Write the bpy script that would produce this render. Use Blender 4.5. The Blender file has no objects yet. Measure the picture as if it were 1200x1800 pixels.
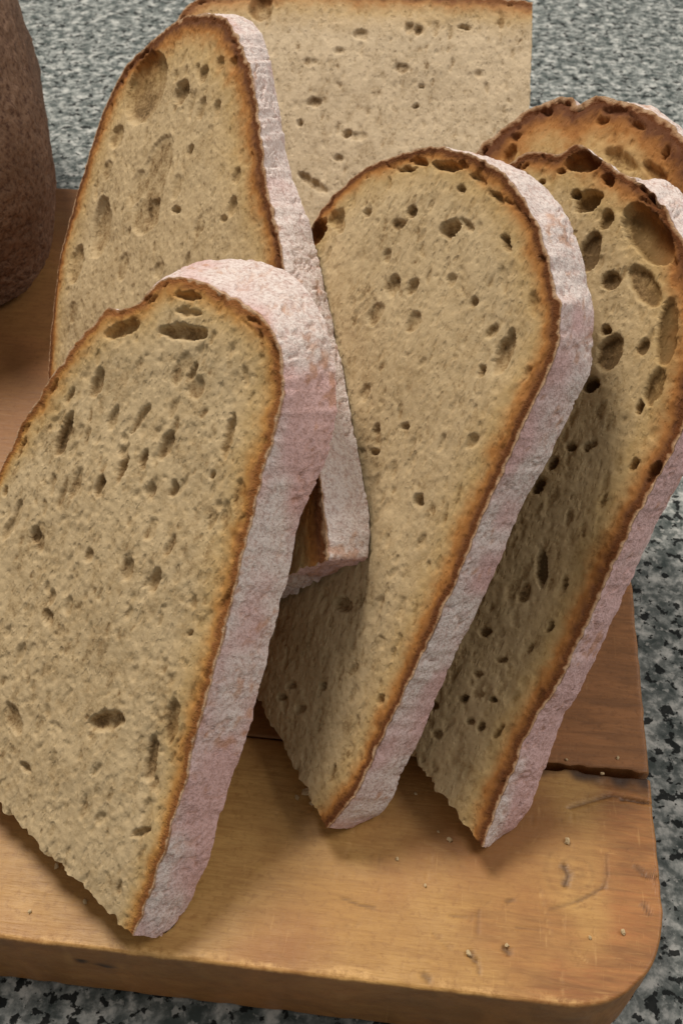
import bpy, bmesh, math, random
import numpy as np
from mathutils import Vector, Matrix
from mathutils.geometry import delaunay_2d_cdt

# ------------------------------------------------------------------ camera, world, lamps
sc = bpy.context.scene
F_PX = 1816.0                         # focal length in pixels of a 1200 x 1800 frame
PITCH = math.atan2(2000.0, F_PX)      # tilt below the horizontal
CAM_H = 0.235                         # camera height over the board's top (board top is z = 0)
cam_d = bpy.data.cameras.new("camera")
cam = bpy.data.objects.new("camera", cam_d)
sc.collection.objects.link(cam)
cam.location = (0, 0, CAM_H)
cam.rotation_euler = (math.pi / 2 - PITCH, 0, 0)
cam_d.sensor_fit = 'VERTICAL'
cam_d.sensor_height = 24.0
cam_d.lens = 24.0 * F_PX / 1800.0
cam_d.clip_start = 0.005
cam_d.clip_end = 50
cam_d.dof.use_dof = True
cam_d.dof.focus_distance = 0.255
cam_d.dof.aperture_fstop = 26
sc.camera = cam

w = bpy.data.worlds.new("World")
sc.world = w
w.use_nodes = True
w.node_tree.nodes["Background"].inputs[0].default_value = (0.96, 0.90, 0.84, 1)
w.node_tree.nodes["Background"].inputs[1].default_value = 0.28


def area(name, loc, target, size, power, col):
    l = bpy.data.lights.new(name, 'AREA')
    l.shape = 'DISK'; l.size = size; l.energy = power; l.color = col
    o = bpy.data.objects.new(name, l)
    sc.collection.objects.link(o)
    o.location = loc
    o.rotation_euler = (Vector(target) - Vector(loc)).to_track_quat('-Z', 'Y').to_euler()
    return o


area("ceiling_lamp", (-0.42, 0.80, 1.34), (0, 0.2, 0), 0.44, 20.0, (1.0, 0.92, 0.82))
area("crust_fill_light", (1.10, 0.30, 1.15), (0, 0.25, 0), 0.8, 9.5, (1.0, 0.955, 0.91))  # added fill lamp, no known source; brightens the floured crust sides

sc.view_settings.view_transform = 'Standard'
sc.view_settings.look = 'None'
sc.view_settings.gamma = 1
sc.view_settings.exposure = 0.0
sc.cycles.max_bounces = 8

rng = np.random.default_rng(11)
random.seed(4)

# ------------------------------------------------------------------ picture geometry helpers (metres)
cP, sP = math.cos(PITCH), math.sin(PITCH)
AX_R = np.array([1, 0, 0.]); AX_F = np.array([0, cP, -sP]); AX_U = np.array([0, sP, cP])
CAM = np.array([0, 0, CAM_H])
UP = np.array([0, 0, 1.])


def ray(x, y):
    d = (x - 600) * AX_R + (900 - y) * AX_U + F_PX * AX_F
    return d / np.linalg.norm(d)


def gnd(x, y, z=0.0):
    d = ray(x, y)
    return CAM + d * ((z - CAM_H) / d[2])


def hit(P, n, x, y):
    d = ray(x, y)
    return CAM + d * (((P - CAM) @ n) / (d @ n))


def lean_plane(A, B, deg, z0):
    """plane of a slice leaning back by deg (90 = upright) whose lower edge runs through A and B at height z0"""
    a, b = gnd(*A, z0), gnd(*B, z0)
    d = (a - b) / np.linalg.norm(a - b)
    h = np.array([d[1], -d[0], 0])
    if h[1] > 0: h = -h
    n = h * math.sin(math.radians(deg)) + UP * math.cos(math.radians(deg))
    return a, n


# ------------------------------------------------------------------ numpy noise
def _hash(ix, iy, iz, seed):
    h = (ix * 374761393 + iy * 668265263 + iz * 2147483647 + seed * 1274126177) & 0xFFFFFFFF
    h = ((h ^ (h >> 13)) * 1274126177) & 0xFFFFFFFF
    h = ((h ^ (h >> 16)) * 2246822519) & 0xFFFFFFFF
    return ((h ^ (h >> 15)) & 0xFFFFFF) / float(0xFFFFFF)


def vnoise(p, seed=0):
    p = np.asarray(p, float)
    i = np.floor(p).astype(np.int64)
    f = p - i
    f = f * f * f * (f * (f * 6 - 15) + 10)
    r = 0
    for dx in (0, 1):
        wx = f[:, 0] if dx else 1 - f[:, 0]
        for dy in (0, 1):
            wy = f[:, 1] if dy else 1 - f[:, 1]
            for dz in (0, 1):
                wz = f[:, 2] if dz else 1 - f[:, 2]
                r = r + wx * wy * wz * _hash(i[:, 0] + dx, i[:, 1] + dy, i[:, 2] + dz, seed)
    return r


def fbm(p, seed=0, octv=3):
    r = 0; a = 0.5; t = 0
    for k in range(octv):
        r = r + a * vnoise(p * (2.03 ** k), seed + 17 * k); t += a; a *= 0.5
    return r / t


def smooth(x, a, b):
    t = np.clip((x - a) / (b - a), 0, 1)
    return t * t * (3 - 2 * t)


# ------------------------------------------------------------------ object helpers
def link(o, parent=None):
    sc.collection.objects.link(o)
    if parent: o.parent = parent
    return o


def empty(name, loc, label, cat, group=None):
    o = link(bpy.data.objects.new(name, None))
    o.location = loc
    o.empty_display_size = 0.01
    o["label"] = label; o["category"] = cat
    if group: o["group"] = group
    return o


def mesh_obj(name, V, Q, mat, parent=None, loc=(0, 0, 0), attrs=None, smooth_shade=True):
    """V (n,3), Q (m,4) or (m,3) numpy; vertices are relative to loc"""
    me = bpy.data.meshes.new(name)
    n, m, k = len(V), len(Q), Q.shape[1]
    me.vertices.add(n)
    me.vertices.foreach_set("co", np.ascontiguousarray(V - np.array(loc), dtype=np.float32).ravel())
    me.loops.add(m * k)
    me.loops.foreach_set("vertex_index", np.ascontiguousarray(Q, dtype=np.int32).ravel())
    me.polygons.add(m)
    me.polygons.foreach_set("loop_start", np.arange(0, m * k, k, dtype=np.int32))
    me.update(calc_edges=True)
    me.polygons.foreach_set("use_smooth", np.full(m, smooth_shade))
    for a, v in (attrs or {}).items():
        at = me.attributes.new(a, 'FLOAT', 'POINT')
        at.data.foreach_set("value", np.ascontiguousarray(v, dtype=np.float32))
    me.validate()
    if attrs and "rim_edge" in attrs:            # crisp knife edge between cut face and crust
        ev = np.empty(len(me.edges) * 2, np.int32); me.edges.foreach_get("vertices", ev); ev = ev.reshape(-1, 2)
        re_ = np.asarray(attrs["rim_edge"])
        sh = (re_[ev[:, 0]] > 0.5) & (re_[ev[:, 0]] == re_[ev[:, 1]])
        at = me.attributes.new("sharp_edge", 'BOOLEAN', 'EDGE'); at.data.foreach_set("value", sh)
    me.materials.append(mat)
    o = bpy.data.objects.new(name, me)
    link(o, parent)
    return o


def submesh(V, Q, sel, attrs):
    q = Q[sel]
    used = np.unique(q)
    mp = np.full(len(V), -1); mp[used] = np.arange(len(used))
    return V[used], mp[q], {k: v[used] for k, v in attrs.items()}


# ------------------------------------------------------------------ materials
class NT:
    def __init__(self, name):
        self.m = bpy.data.materials.new(name)
        self.m.use_nodes = True
        self.t = self.m.node_tree
        self.b = self.t.nodes["Principled BSDF"]
        self.tc = self.t.nodes.new("ShaderNodeTexCoord")

    def n(self, typ, **kw):
        x = self.t.nodes.new("ShaderNode" + typ)
        for k, v in kw.items(): setattr(x, k, v)
        return x

    def l(self, a, b): self.t.links.new(a, b)

    def setin(self, sock, v):
        if hasattr(v, "is_output") or isinstance(v, bpy.types.NodeSocket): self.l(v, sock)
        else: sock.default_value = v

    def math(self, op, a, b=0.0, clamp=False):
        x = self.n("Math", operation=op, use_clamp=clamp)
        self.setin(x.inputs[0], a); self.setin(x.inputs[1], b)
        return x.outputs[0]

    def mapping(self, scale=(1, 1, 1), rot=(0, 0, 0), loc=(0, 0, 0)):
        x = self.n("Mapping")
        x.inputs["Scale"].default_value = scale
        x.inputs["Rotation"].default_value = rot
        x.inputs["Location"].default_value = loc
        self.l(self.tc.outputs["Object"], x.inputs[0])
        return x.outputs[0]

    def noise(self, vec, scale, detail=4, rough=0.55, dist=0.0):
        x = self.n("TexNoise")
        x.inputs["Scale"].default_value = scale; x.inputs["Detail"].default_value = detail
        x.inputs["Roughness"].default_value = rough; x.inputs["Distortion"].default_value = dist
        if vec is not None: self.l(vec, x.inputs["Vector"])
        return x.outputs["Fac"]

    def voro(self, vec, scale, feature='F1', out="Distance", rand=1.0):
        x = self.n("TexVoronoi", feature=feature)
        x.inputs["Scale"].default_value = scale
        x.inputs["Randomness"].default_value = rand
        if vec is not None: self.l(vec, x.inputs["Vector"])
        return x.outputs[out]

    def ramp(self, fac, stops, interp='LINEAR'):
        x = self.n("ValToRGB")
        x.color_ramp.interpolation = interp
        e = x.color_ramp.elements
        while len(e) < len(stops): e.new(0.5)
        for el, (p, c) in zip(e, stops):
            el.position = p
            el.color = (c, c, c, 1) if isinstance(c, (int, float)) else (*c, 1)
        self.setin(x.inputs[0], fac)
        return x.outputs[0]

    def mix(self, fac, a, b, mode='MIX'):
        x = self.n("Mix", data_type='RGBA', blend_type=mode)
        self.setin(x.inputs[0], fac)
        for s, v in ((x.inputs[6], a), (x.inputs[7], b)):
            if isinstance(v, tuple): s.default_value = (*v, 1)
            else: self.l(v, s)
        return x.outputs[2]

    def attr(self, name):
        x = self.n("Attribute", attribute_name=name)
        return x.outputs["Fac"]

    def bump(self, height, strength, dist, prev=None):
        x = self.n("Bump")
        x.inputs["Strength"].default_value = strength
        x.inputs["Distance"].default_value = dist
        self.l(height, x.inputs["Height"])
        if prev is not None: self.l(prev, x.inputs["Normal"])
        return x.outputs[0]

    def done(self, col, rough, normal=None, spec=0.5):
        self.setin(self.b.inputs["Base Color"], col)
        self.setin(self.b.inputs["Roughness"], rough)
        self.b.inputs["Specular IOR Level"].default_value = spec
        if normal is not None: self.l(normal, self.b.inputs["Normal"])
        return self.m


def face_colour(t, crumb_a, crumb_b, dark, orange):
    """colour and relief of a cut face: fine slanted cells in grain coordinates (mm), browning towards the crust"""
    o = t.mapping()
    x = t.math('DIVIDE', t.attr("crust_distance"), 12.0, True)
    cv = t.n("CombineXYZ")
    t.l(t.attr("grain_along"), cv.inputs[0]); t.l(t.attr("grain_across"), cv.inputs[1])
    wob = t.n("TexNoise"); wob.inputs["Scale"].default_value = 0.9; wob.inputs["Detail"].default_value = 2
    t.l(cv.outputs[0], wob.inputs["Vector"])
    off = t.n("VectorMath", operation='MULTIPLY_ADD')
    t.l(wob.outputs["Color"], off.inputs[0]); off.inputs[1].default_value = (0.9, 0.9, 0); t.l(cv.outputs[0], off.inputs[2])
    def cells(scale, size, soft):
        v = t.n("TexVoronoi", voronoi_dimensions='2D', feature='F1')
        v.inputs["Scale"].default_value = scale
        t.l(off.outputs[0], v.inputs["Vector"])
        sp = t.n("SeparateColor"); t.l(v.outputs["Color"], sp.inputs[0])
        r = t.math('MULTIPLY', t.math('POWER', sp.outputs[0], 1.6), size)
        return t.math('DIVIDE', t.math('SUBTRACT', r, v.outputs["Distance"]), soft, True)
    p1 = cells(0.50, 0.50, 0.16)
    p2 = cells(1.15, 0.55, 0.22)
    patch = t.ramp(t.noise(o, 70, 2, 0.5), [(0.35, 0.5), (0.62, 1.0)])
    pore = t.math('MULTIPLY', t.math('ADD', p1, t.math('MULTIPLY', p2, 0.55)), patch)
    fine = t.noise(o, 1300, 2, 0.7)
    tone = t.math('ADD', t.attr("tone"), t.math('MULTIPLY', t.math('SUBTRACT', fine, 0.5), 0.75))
    tone = t.math('SUBTRACT', tone, t.math('MULTIPLY', pore, 0.12))  # fine cells coloured darker: pore skin with their shade painted in
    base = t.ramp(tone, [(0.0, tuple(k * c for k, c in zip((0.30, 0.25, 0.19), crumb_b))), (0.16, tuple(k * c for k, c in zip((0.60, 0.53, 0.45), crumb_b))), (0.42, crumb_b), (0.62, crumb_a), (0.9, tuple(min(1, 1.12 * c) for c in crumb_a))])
    fac = t.ramp(x, [(0.0, 1.0), (0.18, 0.92), (0.38, 0.58), (0.65, 0.22), (0.98, 0.0)])
    rim = t.ramp(x, [(0.0, (0.52, 0.35, 0.22)), (0.02, (0.40, 0.23, 0.12)), (0.045, dark), (0.10, dark), (0.22, orange), (0.47, (0.49, 0.305, 0.095))])
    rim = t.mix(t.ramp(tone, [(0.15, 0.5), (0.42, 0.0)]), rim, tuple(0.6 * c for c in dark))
    h = t.math('SUBTRACT', t.math('MULTIPLY', fine, 0.35), pore)
    return t.mix(fac, base, rim), o, fine, h


def crumb_mat(name, a=(0.54, 0.410, 0.235), b=(0.475, 0.350, 0.190), dark=(0.135, 0.042, 0.011), orange=(0.40, 0.155, 0.024)):
    t = NT(name)
    col, o, fine, h = face_colour(t, a, b, dark, orange)
    return t.done(col, 0.8, t.bump(h, 0.48, 0.0006), 0.25)


def crust_mat(name, a=(0.54, 0.410, 0.235), b=(0.475, 0.350, 0.190), dark=(0.135, 0.042, 0.011), orange=(0.40, 0.155, 0.024),
              flour=(0.77, 0.685, 0.64), pink=(0.70, 0.475, 0.455)):
    t = NT(name)
    face, o, fine, h = face_colour(t, a, b, dark, orange)
    mid = t.noise(o, 480, 5, 0.75)
    fl = t.mix(t.attr("pink"), flour, pink)
    fl = t.mix(t.ramp(mid, [(0.34, 0.60), (0.52, 0.0)]), fl, (0.44, 0.26, 0.22))
    fl = t.mix(t.ramp(fine, [(0.36, 0.45), (0.52, 0.0)]), fl, (0.34, 0.19, 0.15))
    baked = t.mix(fine, (0.40, 0.17, 0.07), (0.56, 0.30, 0.17))
    side_c = t.mix(t.attr("bare"), fl, baked)
    s = t.attr("side")
    col = t.mix(t.ramp(s, [(0.01, 0.0), (0.05, 1.0)]), face, side_c)
    nb = t.bump(mid, 0.7, 0.0008)
    nb = t.bump(fine, 0.8, 0.0005, nb)
    return t.done(col, 0.9, nb, 0.15)


MAT_CRUMB = crumb_mat("crumb")
MAT_CRUST = crust_mat("floured_crust")
MAT_CRUMB_A = crumb_mat("crumb_golden_rim", dark=(0.25, 0.092, 0.024), orange=(0.46, 0.215, 0.045))
MAT_CRUST_A = crust_mat("floured_crust_golden_rim", dark=(0.25, 0.092, 0.024), orange=(0.46, 0.215, 0.045))
MAT_CRUMB_B = crumb_mat("crumb_dark", (0.49, 0.365, 0.20), (0.42, 0.302, 0.155), (0.12, 0.036, 0.010), (0.36, 0.135, 0.022))
MAT_CRUST_B = crust_mat("floured_crust_dark", (0.49, 0.365, 0.20), (0.42, 0.302, 0.155), (0.12, 0.036, 0.010), (0.36, 0.135, 0.022))
MAT_CRUMB_P = crumb_mat("crumb_pale", (0.545, 0.432, 0.285), (0.485, 0.377, 0.24), (0.20, 0.075, 0.025), (0.42, 0.20, 0.06))
MAT_CRUST_P = crust_mat("floured_crust_pale", (0.545, 0.432, 0.285), (0.485, 0.377, 0.24), (0.20, 0.075, 0.025), (0.42, 0.20, 0.06))


def wood_mat(name, light, mid, dark, red):
    t = NT(name)
    o = t.mapping()
    ring = t.noise(t.mapping(scale=(60, 420, 60)), 1.0, 5, 0.65, 0.7)
    fib = t.noise(t.mapping(scale=(160, 1500, 300)), 1.0, 3, 0.65)
    blot = t.noise(o, 30, 6, 0.66)
    fine = t.noise(o, 650, 4, 0.7)
    col = t.mix(t.ramp(blot, [(0.36, 0.0), (0.60, 1.0)]), light, mid)
    col = t.mix(t.ramp(ring, [(0.38, 0.28), (0.60, 0.0)]), col, dark)
    col = t.mix(t.ramp(fib, [(0.34, 0.34), (0.56, 0.0)]), col, dark)
    col = t.mix(t.ramp(t.noise(t.mapping(loc=(4, 2, 0)), 21, 5, 0.6), [(0.46, 0.0), (0.66, 0.75)]), col, red)
    st = t.attr("stain")
    col = t.mix(t.math('MULTIPLY', st, t.ramp(fib, [(0.30, 1.0), (0.70, 0.72)]), True), col, t.mix(t.ramp(ring, [(0.35, 0.0), (0.65, 1.0)]), tuple(0.72 * c for c in red), tuple(1.25 * c for c in red)))
    col = t.mix(t.ramp(fine, [(0.33, 0.45), (0.47, 0.0)]), col, dark)
    dk = t.attr("dark_mark")
    col = t.mix(t.math('MULTIPLY', dk, 1.1, True), col, (0.055, 0.026, 0.012))
    pale = tuple(min(1, 1.25 * c + 0.03) for c in light)
    wn = t.attr("wear")
    col = t.mix(t.math('MULTIPLY', wn, t.ramp(fine, [(0.40, 0.1), (0.62, 1.0)]), True), col, pale)
    # knife scratches across the grain and along it
    s1 = t.noise(t.mapping(scale=(1000, 110, 9), rot=(0, 0, 0.14)), 1.0, 2, 0.6)
    s2 = t.noise(t.mapping(scale=(110, 1000, 9), rot=(0, 0, 0.06)), 1.0, 2, 0.6)
    scr = t.math('ADD', t.ramp(s1, [(0.66, 0.0), (0.78, 1.0)]), t.ramp(s2, [(0.66, 0.0), (0.78, 1.0)]), True)
    col = t.mix(t.math('MULTIPLY', scr, 0.25), col, pale)
    nb = t.bump(fib, 0.35, 0.0004)
    nb = t.bump(scr, -0.5, 0.0002, nb)
    nb = t.bump(fine, 0.25, 0.0003, nb)
    return t.done(col, t.ramp(blot, [(0.3, 0.40), (0.7, 0.58)]), nb, 0.4)


MAT_WOOD_F = wood_mat("yellow_beech", (0.54, 0.315, 0.105), (0.44, 0.235, 0.068), (0.27, 0.125, 0.034), (0.29, 0.115, 0.034))
MAT_WOOD_R = wood_mat("red_brown_wood", (0.36, 0.18, 0.060), (0.28, 0.13, 0.042), (0.17, 0.07, 0.022), (0.30, 0.130, 0.046))


def granite_mat():
    t = NT("speckled_granite")
    o = t.mapping()
    wob = t.n("TexNoise"); wob.inputs["Scale"].default_value = 420; wob.inputs["Detail"].default_value = 3
    t.l(o, wob.inputs["Vector"])
    vec = t.n("VectorMath", operation='MULTIPLY_ADD')
    t.l(wob.outputs["Color"], vec.inputs[0]); vec.inputs[1].default_value = (0.0042, 0.0042, 0); t.l(o, vec.inputs[2])
    def crystal(scale, shift):
        m = t.n("VectorMath", operation='ADD'); t.l(vec.outputs[0], m.inputs[0]); m.inputs[1].default_value = (shift, shift * 0.7, 0)
        v = t.voro(m.outputs[0], scale, 'F1', 'Color')
        sp = t.n("SeparateColor"); t.l(v, sp.inputs[0])
        return sp.outputs[0], sp.outputs[1]
    c2, c2b = crystal(620, 0.37)
    big = t.noise(o, 70, 3, 0.6)
    n1 = t.noise(o, 165, 5, 0.62, 0.2)
    n2 = t.noise(t.mapping(loc=(2, 7, 0)), 260, 4, 0.6, 0.2)
    n3 = t.noise(t.mapping(loc=(5, 3, 0)), 290, 4, 0.55, 0.2)
    base = t.ramp(n1, [(0.36, (0.062, 0.077, 0.074)), (0.46, (0.155, 0.173, 0.166)), (0.54, (0.29, 0.31, 0.295)), (0.64, (0.52, 0.53, 0.50))])
    base = t.mix(t.ramp(n2, [(0.50, 0.0), (0.60, 0.65)]), base, (0.075, 0.090, 0.086))
    base = t.mix(t.ramp(t.noise(t.mapping(loc=(8, 1, 0)), 420, 3, 0.5), [(0.58, 0.0), (0.66, 0.6)]), base, (0.52, 0.53, 0.50))
    blk = t.math('ADD', n3, t.math('MULTIPLY', big, 0.25))
    base = t.mix(t.ramp(blk, [(0.69, 0.0), (0.725, 0.95)]), base, (0.012, 0.014, 0.014))
    return t.done(base, t.ramp(c2, [(0.2, 0.30), (0.8, 0.48)]), None, 0.10)


MAT_GRANITE = granite_mat()

# ------------------------------------------------------------------ setting: countertop
BOARD_T = 0.028
bm = bmesh.new()
bmesh.ops.create_grid(bm, x_segments=4, y_segments=4, size=1.5)
me = bpy.data.meshes.new("countertop")
bm.to_mesh(me); bm.free()
me.materials.append(MAT_GRANITE)
ct = link(bpy.data.objects.new("countertop", me))
ct.location = (0, 0.4, -BOARD_T)
ct["kind"] = "structure"
ct["label"] = "grey granite countertop speckled with black and white"

# ------------------------------------------------------------------ cutting board: planks in board coordinates (mm, u to the right, v away)
b0 = gnd(0, 1650); b1 = gnd(1000, 1770)
EX = (b1 - b0) / np.linalg.norm(b1 - b0)
EY = np.array([-EX[1], EX[0], 0])
U_R, V_FAR, CORNER, U_L = 147.6, 310.0, 23.0, -250.0
board = empty("cutting_board", tuple(b0 + np.array([0, 0, -BOARD_T])), "worn wooden cutting board with rounded corner under the bread slices", "cutting board")
board.rotation_euler = (0, 0, math.atan2(EX[1], EX[0]))


def px_uv(x, y):
    g = gnd(x, y) - b0
    return 1000 * (g @ EX), 1000 * (g @ EY)


def seg_dist(u, v, pts):
    d = np.full(len(u), 1e9)
    for (a, b), (c, e) in zip(pts[:-1], pts[1:]):
        ab = np.array([c - a, e - b]); L = ab @ ab
        t = np.clip(((u - a) * ab[0] + (v - b) * ab[1]) / L, 0, 1)
        d = np.minimum(d, np.hypot(u - a - t * ab[0], v - b - t * ab[1]))
    return d


MARKS = []   # (polyline in board mm, half width mm, depth mm, darkness)
for pts, hw, dp, dk in [
    ([(1000, 1420), (1075, 1398), (1142, 1412)], 0.5, 0.5, 0.5),
    ([(1090, 1405), (1145, 1411)], 0.45, 0.6, 0.8),
    ([(1060, 1375), (1105, 1385), (1140, 1400)], 1.2, 0.3, 0.35),
    ([(990, 1522), (998, 1540), (992, 1556)], 0.9, 0.5, 0.75),
    ([(1010, 1586), (1035, 1574), (1060, 1560)], 0.45, 0.35, 0.55),
    ([(1066, 1500), (1066, 1540), (1060, 1560)], 0.35, 0.2, 0.4),
    ([(965, 1598), (1010, 1586)], 0.5, 0.2, 0.35),
    ([(1130, 1590), (1140, 1605)], 0.6, 0.4, 0.7),
    ([(1135, 1540), (1160, 1542)], 0.6, 0.4, 0.7),
    ([(1120, 1525), (1130, 1535)], 1.0, 0.3, 0.5),
    ([(885, 1665), (893, 1675)], 0.8, 0.5, 0.7),
    ([(825, 1675), (835, 1690)], 0.9, 0.4, 0.55),
    ([(838, 1690), (842, 1712)], 0.5, 0.3, 0.4),
    ([(890, 1585), (900, 1582)], 0.6, 0.3, 0.5),
    ([(600, 1578), (635, 1592), (660, 1596)], 0.35, 0.25, 0.5),
    ([(745, 1715), (752, 1722)], 0.9, 0.3, 0.55),
    ([(790, 1610), (830, 1612)], 0.3, 0.2, 0.3),
    ([(905, 1630), (950, 1636)], 0.3, 0.2, 0.3),
    ([(840, 1600), (838, 1640)], 0.35, 0.2, 0.3),
    ([(985, 1720), (987, 1748)], 0.25, 0.2, -0.6),
    ([(1005, 1665), (1030, 1690)], 0.25, 0.2, -0.4),
    ([(760, 1640), (790, 1668)], 0.25, 0.2, 0.2),
]:
    MARKS.append(([px_uv(*p) for p in pts], hw, dp, dk))
for k in range(110):          # knife cuts
    u0 = rng.uniform(-60, 145); v0 = rng.uniform(2, 56); a = rng.normal(1.45, 0.35) if rng.random() < 0.6 else rng.normal(0.05, 0.15)
    L = rng.uniform(2, 11)
    MARKS.append(([(u0, v0), (u0 + L * math.cos(a), v0 + L * math.sin(a))], rng.uniform(0.10, 0.2), rng.uniform(0.05, 0.16), rng.choice([-0.35, -0.2, 0.18])))


def plank(v0, v1, mat, du, dv, front_corner, back_corner, seed, fine):
    """one board plank from v0 to v1 as a column grid with a rounded skirt; corner flags round its right end"""
    bev = 0.9
    us = np.concatenate([np.arange(U_L + bev, -85, 4.0), np.arange(-85, U_R - bev, du), [U_R - bev]])
    nv = max(3, int((v1 - v0) / dv))
    R = CORNER - bev
    ug, vg = [], []
    for u in us:
        lo, hi = v0 + bev, v1 - bev
        if not front_corner: lo = v0 + 0.05
        if not back_corner: hi = v1 - 0.05
        k = u - (U_R - CORNER)
        if k > 0:
            cut = R - math.sqrt(max(0.0, R * R - k * k))
            if front_corner: lo += cut
            if back_corner: hi -= cut
        ug.append(np.full(nv + 1, u)); vg.append(np.linspace(lo, hi, nv + 1))
    ug = np.array(ug); vg = np.array(vg)
    nu = len(us)
    # worn, uneven joint edge near the right end
    p = np.stack([ug.ravel() * 0.25, np.full(ug.size, seed), vg.ravel() * 0], 1)
    edge_n = (vnoise(p, 5).reshape(ug.shape) - 0.35) * np.clip((ug - 60) / 60, 0.15, 1) * 1.5
    frac = np.linspace(0, 1, nv + 1)[None, :]
    if front_corner and not back_corner: vg -= np.clip(edge_n, 0, 2) * smooth(frac, 0.9, 1.0)
    if back_corner or (not front_corner): vg += np.clip(edge_n, 0, 2) * (1 - smooth(frac, 0, 0.06)) * (0.35 if not front_corner else 0)
    if not front_corner: vg += (0.25 + 1.0 * smooth(ug, 116, 123) * (0.5 + vnoise(p * [1.6, 1, 1], 12).reshape(ug.shape))) * (1 - smooth(frac, 0, 0.03))
    u, v = ug.ravel(), vg.ravel()
    P3 = np.stack([u, v, np.full(u.size, seed * 3.1)], 1)
    z = (fbm(P3 * [0.012, 0.03, 1], seed) - 0.5) * 0.5 + (fbm(P3 * [0.12, 0.6, 1], seed + 3) - 0.5) * 0.10
    stain = np.zeros(u.size); dark = np.zeros(u.size); wear = np.zeros(u.size)
    if fine:
        for pts, hw, dp, dk in MARKS:
            pu = [a for a, _ in pts]; pv = [b for _, b in pts]
            m = (u > min(pu) - 4 * hw - 1) & (u < max(pu) + 4 * hw + 1) & (v > min(pv) - 4 * hw - 1) & (v < max(pv) + 4 * hw + 1)
            if not m.any(): continue
            d = seg_dist(u[m], v[m], pts) / hw * (0.55 + 0.7 * vnoise(P3[m] * [1.5, 1.5, 1], 9))
            f = np.clip(1 - d, 0, 1) ** 0.7
            z[m] -= dp * f
            if dk > 0: dark[m] = np.maximum(dark[m], f * dk)
            else: wear[m] = np.maximum(wear[m], -f * dk)
        # knot rings
        ku, kv = px_uv(1012, 1535)
        r = np.hypot((u - ku) / 1.25, v - kv) + (fbm(P3 * [0.3, 0.3, 1], 8) - 0.5) * 2.5
        dark = np.maximum(dark, 0.22 * np.clip(np.sin(r * 2.3), 0, 1) * (r < 8.5) * (1 - r / 9.5).clip(0, 1) + 0.0)
        # oily stain along the right rim with its own wandering outline
        uc = U_R - CORNER
        e2_ = CORNER - np.hypot(np.maximum(u - uc, 0), np.maximum(CORNER - v, 0))
        e = np.minimum(U_R - u, e2_ + np.clip(uc - u, 0, 99) * 1.2)
        e = e + (fbm(P3 * [0.10, 0.07, 1], 21) - 0.5) * 22
        stain = 1.0 * (1 - smooth(e, 2.0, 24)) * (u > 0)
        stain = np.maximum(stain, 0.55 * (1 - smooth(np.hypot((u - 118) / 1.5, v - 14) + (fbm(P3 * [0.14, 0.14, 1], 4) - .5) * 14, 3, 13)))
        fe = v - v0
        wear = np.maximum(wear, (1 - smooth(fe + (fbm(P3 * [0.15, 0.3, 1], 31) - 0.5) * 4, 0.9, 2.2)) * 0.75)
        jd = v1 - v
        dark = np.maximum(dark, (1 - smooth(jd + (vnoise(P3 * [0.3, 0.2, 1], 6) - .5) * 3, 0.2, 2.2 + 3.2 * np.clip((u - 118) / 30, 0, 1))) * np.clip((u - 95) / 40, 0.12, 0.9))
    else:
        stain = smooth(u + (fbm(P3 * [0.06, 0.03, 1], 23) - 0.5) * 40, 60, 100)
        stain = np.maximum(stain, 0.5 * (fbm(P3 * [0.02, 0.05, 1], 25) > 0.55))
    V = np.stack([u, v, z], 1)
    idx = np.arange(nu * (nv + 1)).reshape(nu, nv + 1)
    Q = [np.stack([idx[:-1, :-1], idx[1:, :-1], idx[1:, 1:], idx[:-1, 1:]], -1).reshape(-1, 4)]
    # skirt
    loop = np.concatenate([idx[:, 0], idx[-1, 1:], idx[-2::-1, -1], idx[0, -2:0:-1]])
    L2 = V[loop, :2]
    tan = np.roll(L2, -1, 0) - np.roll(L2, 1, 0)
    nr = np.stack([tan[:, 1], -tan[:, 0]], 1); nr /= np.linalg.norm(nr, axis=1)[:, None] + 1e-9
    isj = np.zeros(len(loop), bool)
    if not back_corner: isj |= (np.abs(L2[:, 1] - (v1 - 0.05)) < 2.4) & (nr[:, 1] > 0.5)
    if not front_corner: isj |= (np.abs(L2[:, 1] - (v0 + 0.05)) < 2.4) & (nr[:, 1] < -0.5)
    prev = loop; base = len(V); allV = [V]; A = [stain], [dark], [wear]
    prof = [(0.38, 0.08), (0.72, 0.32), (0.94, 0.68), (1.0, 1.0)]
    levels = [(bev * a, -bev * b) for a, b in prof] + [(bev, -h) for h in np.linspace(2, BOARD_T * 1000 - 2.0, 22)] + [(bev, -BOARD_T * 1000 + 1.4), (bev * 0.3, -BOARD_T * 1000 + 0.05)]
    for off, zz in levels:
        o2 = np.where(isj, 0.0, off)
        nz = (vnoise(np.stack([L2[:, 0] * .3, L2[:, 1] * .3, np.full(len(loop), zz * .3)], 1), 77) - .5) * 0.35
        nz = np.where(isj, 0, nz)
        ring = np.concatenate([L2 + nr * (o2 + nz)[:, None], (zz + V[loop, 2] * (1 if zz > -3 else 0))[:, None]], 1)
        ids = base + np.arange(len(loop)); base += len(loop)
        allV.append(ring)
        q = np.stack([prev, ids, np.roll(ids, -1), np.roll(prev, -1)], -1)
        Q.append(q)
        dm = np.zeros(len(loop))
        if fine:      # two dark nicks in the front face
            for (nu_, nz_, ra, rb) in ((17.2, -8.2, 2.3, 1.3), (22.4, -9.6, 3.6, 1.1)):
                dm = np.maximum(dm, np.clip(1.6 - 1.6 * np.hypot((L2[:, 0] - nu_) / ra, (zz - nz_) / rb), 0, 1) * (nr[:, 1] < -0.7))
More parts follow.
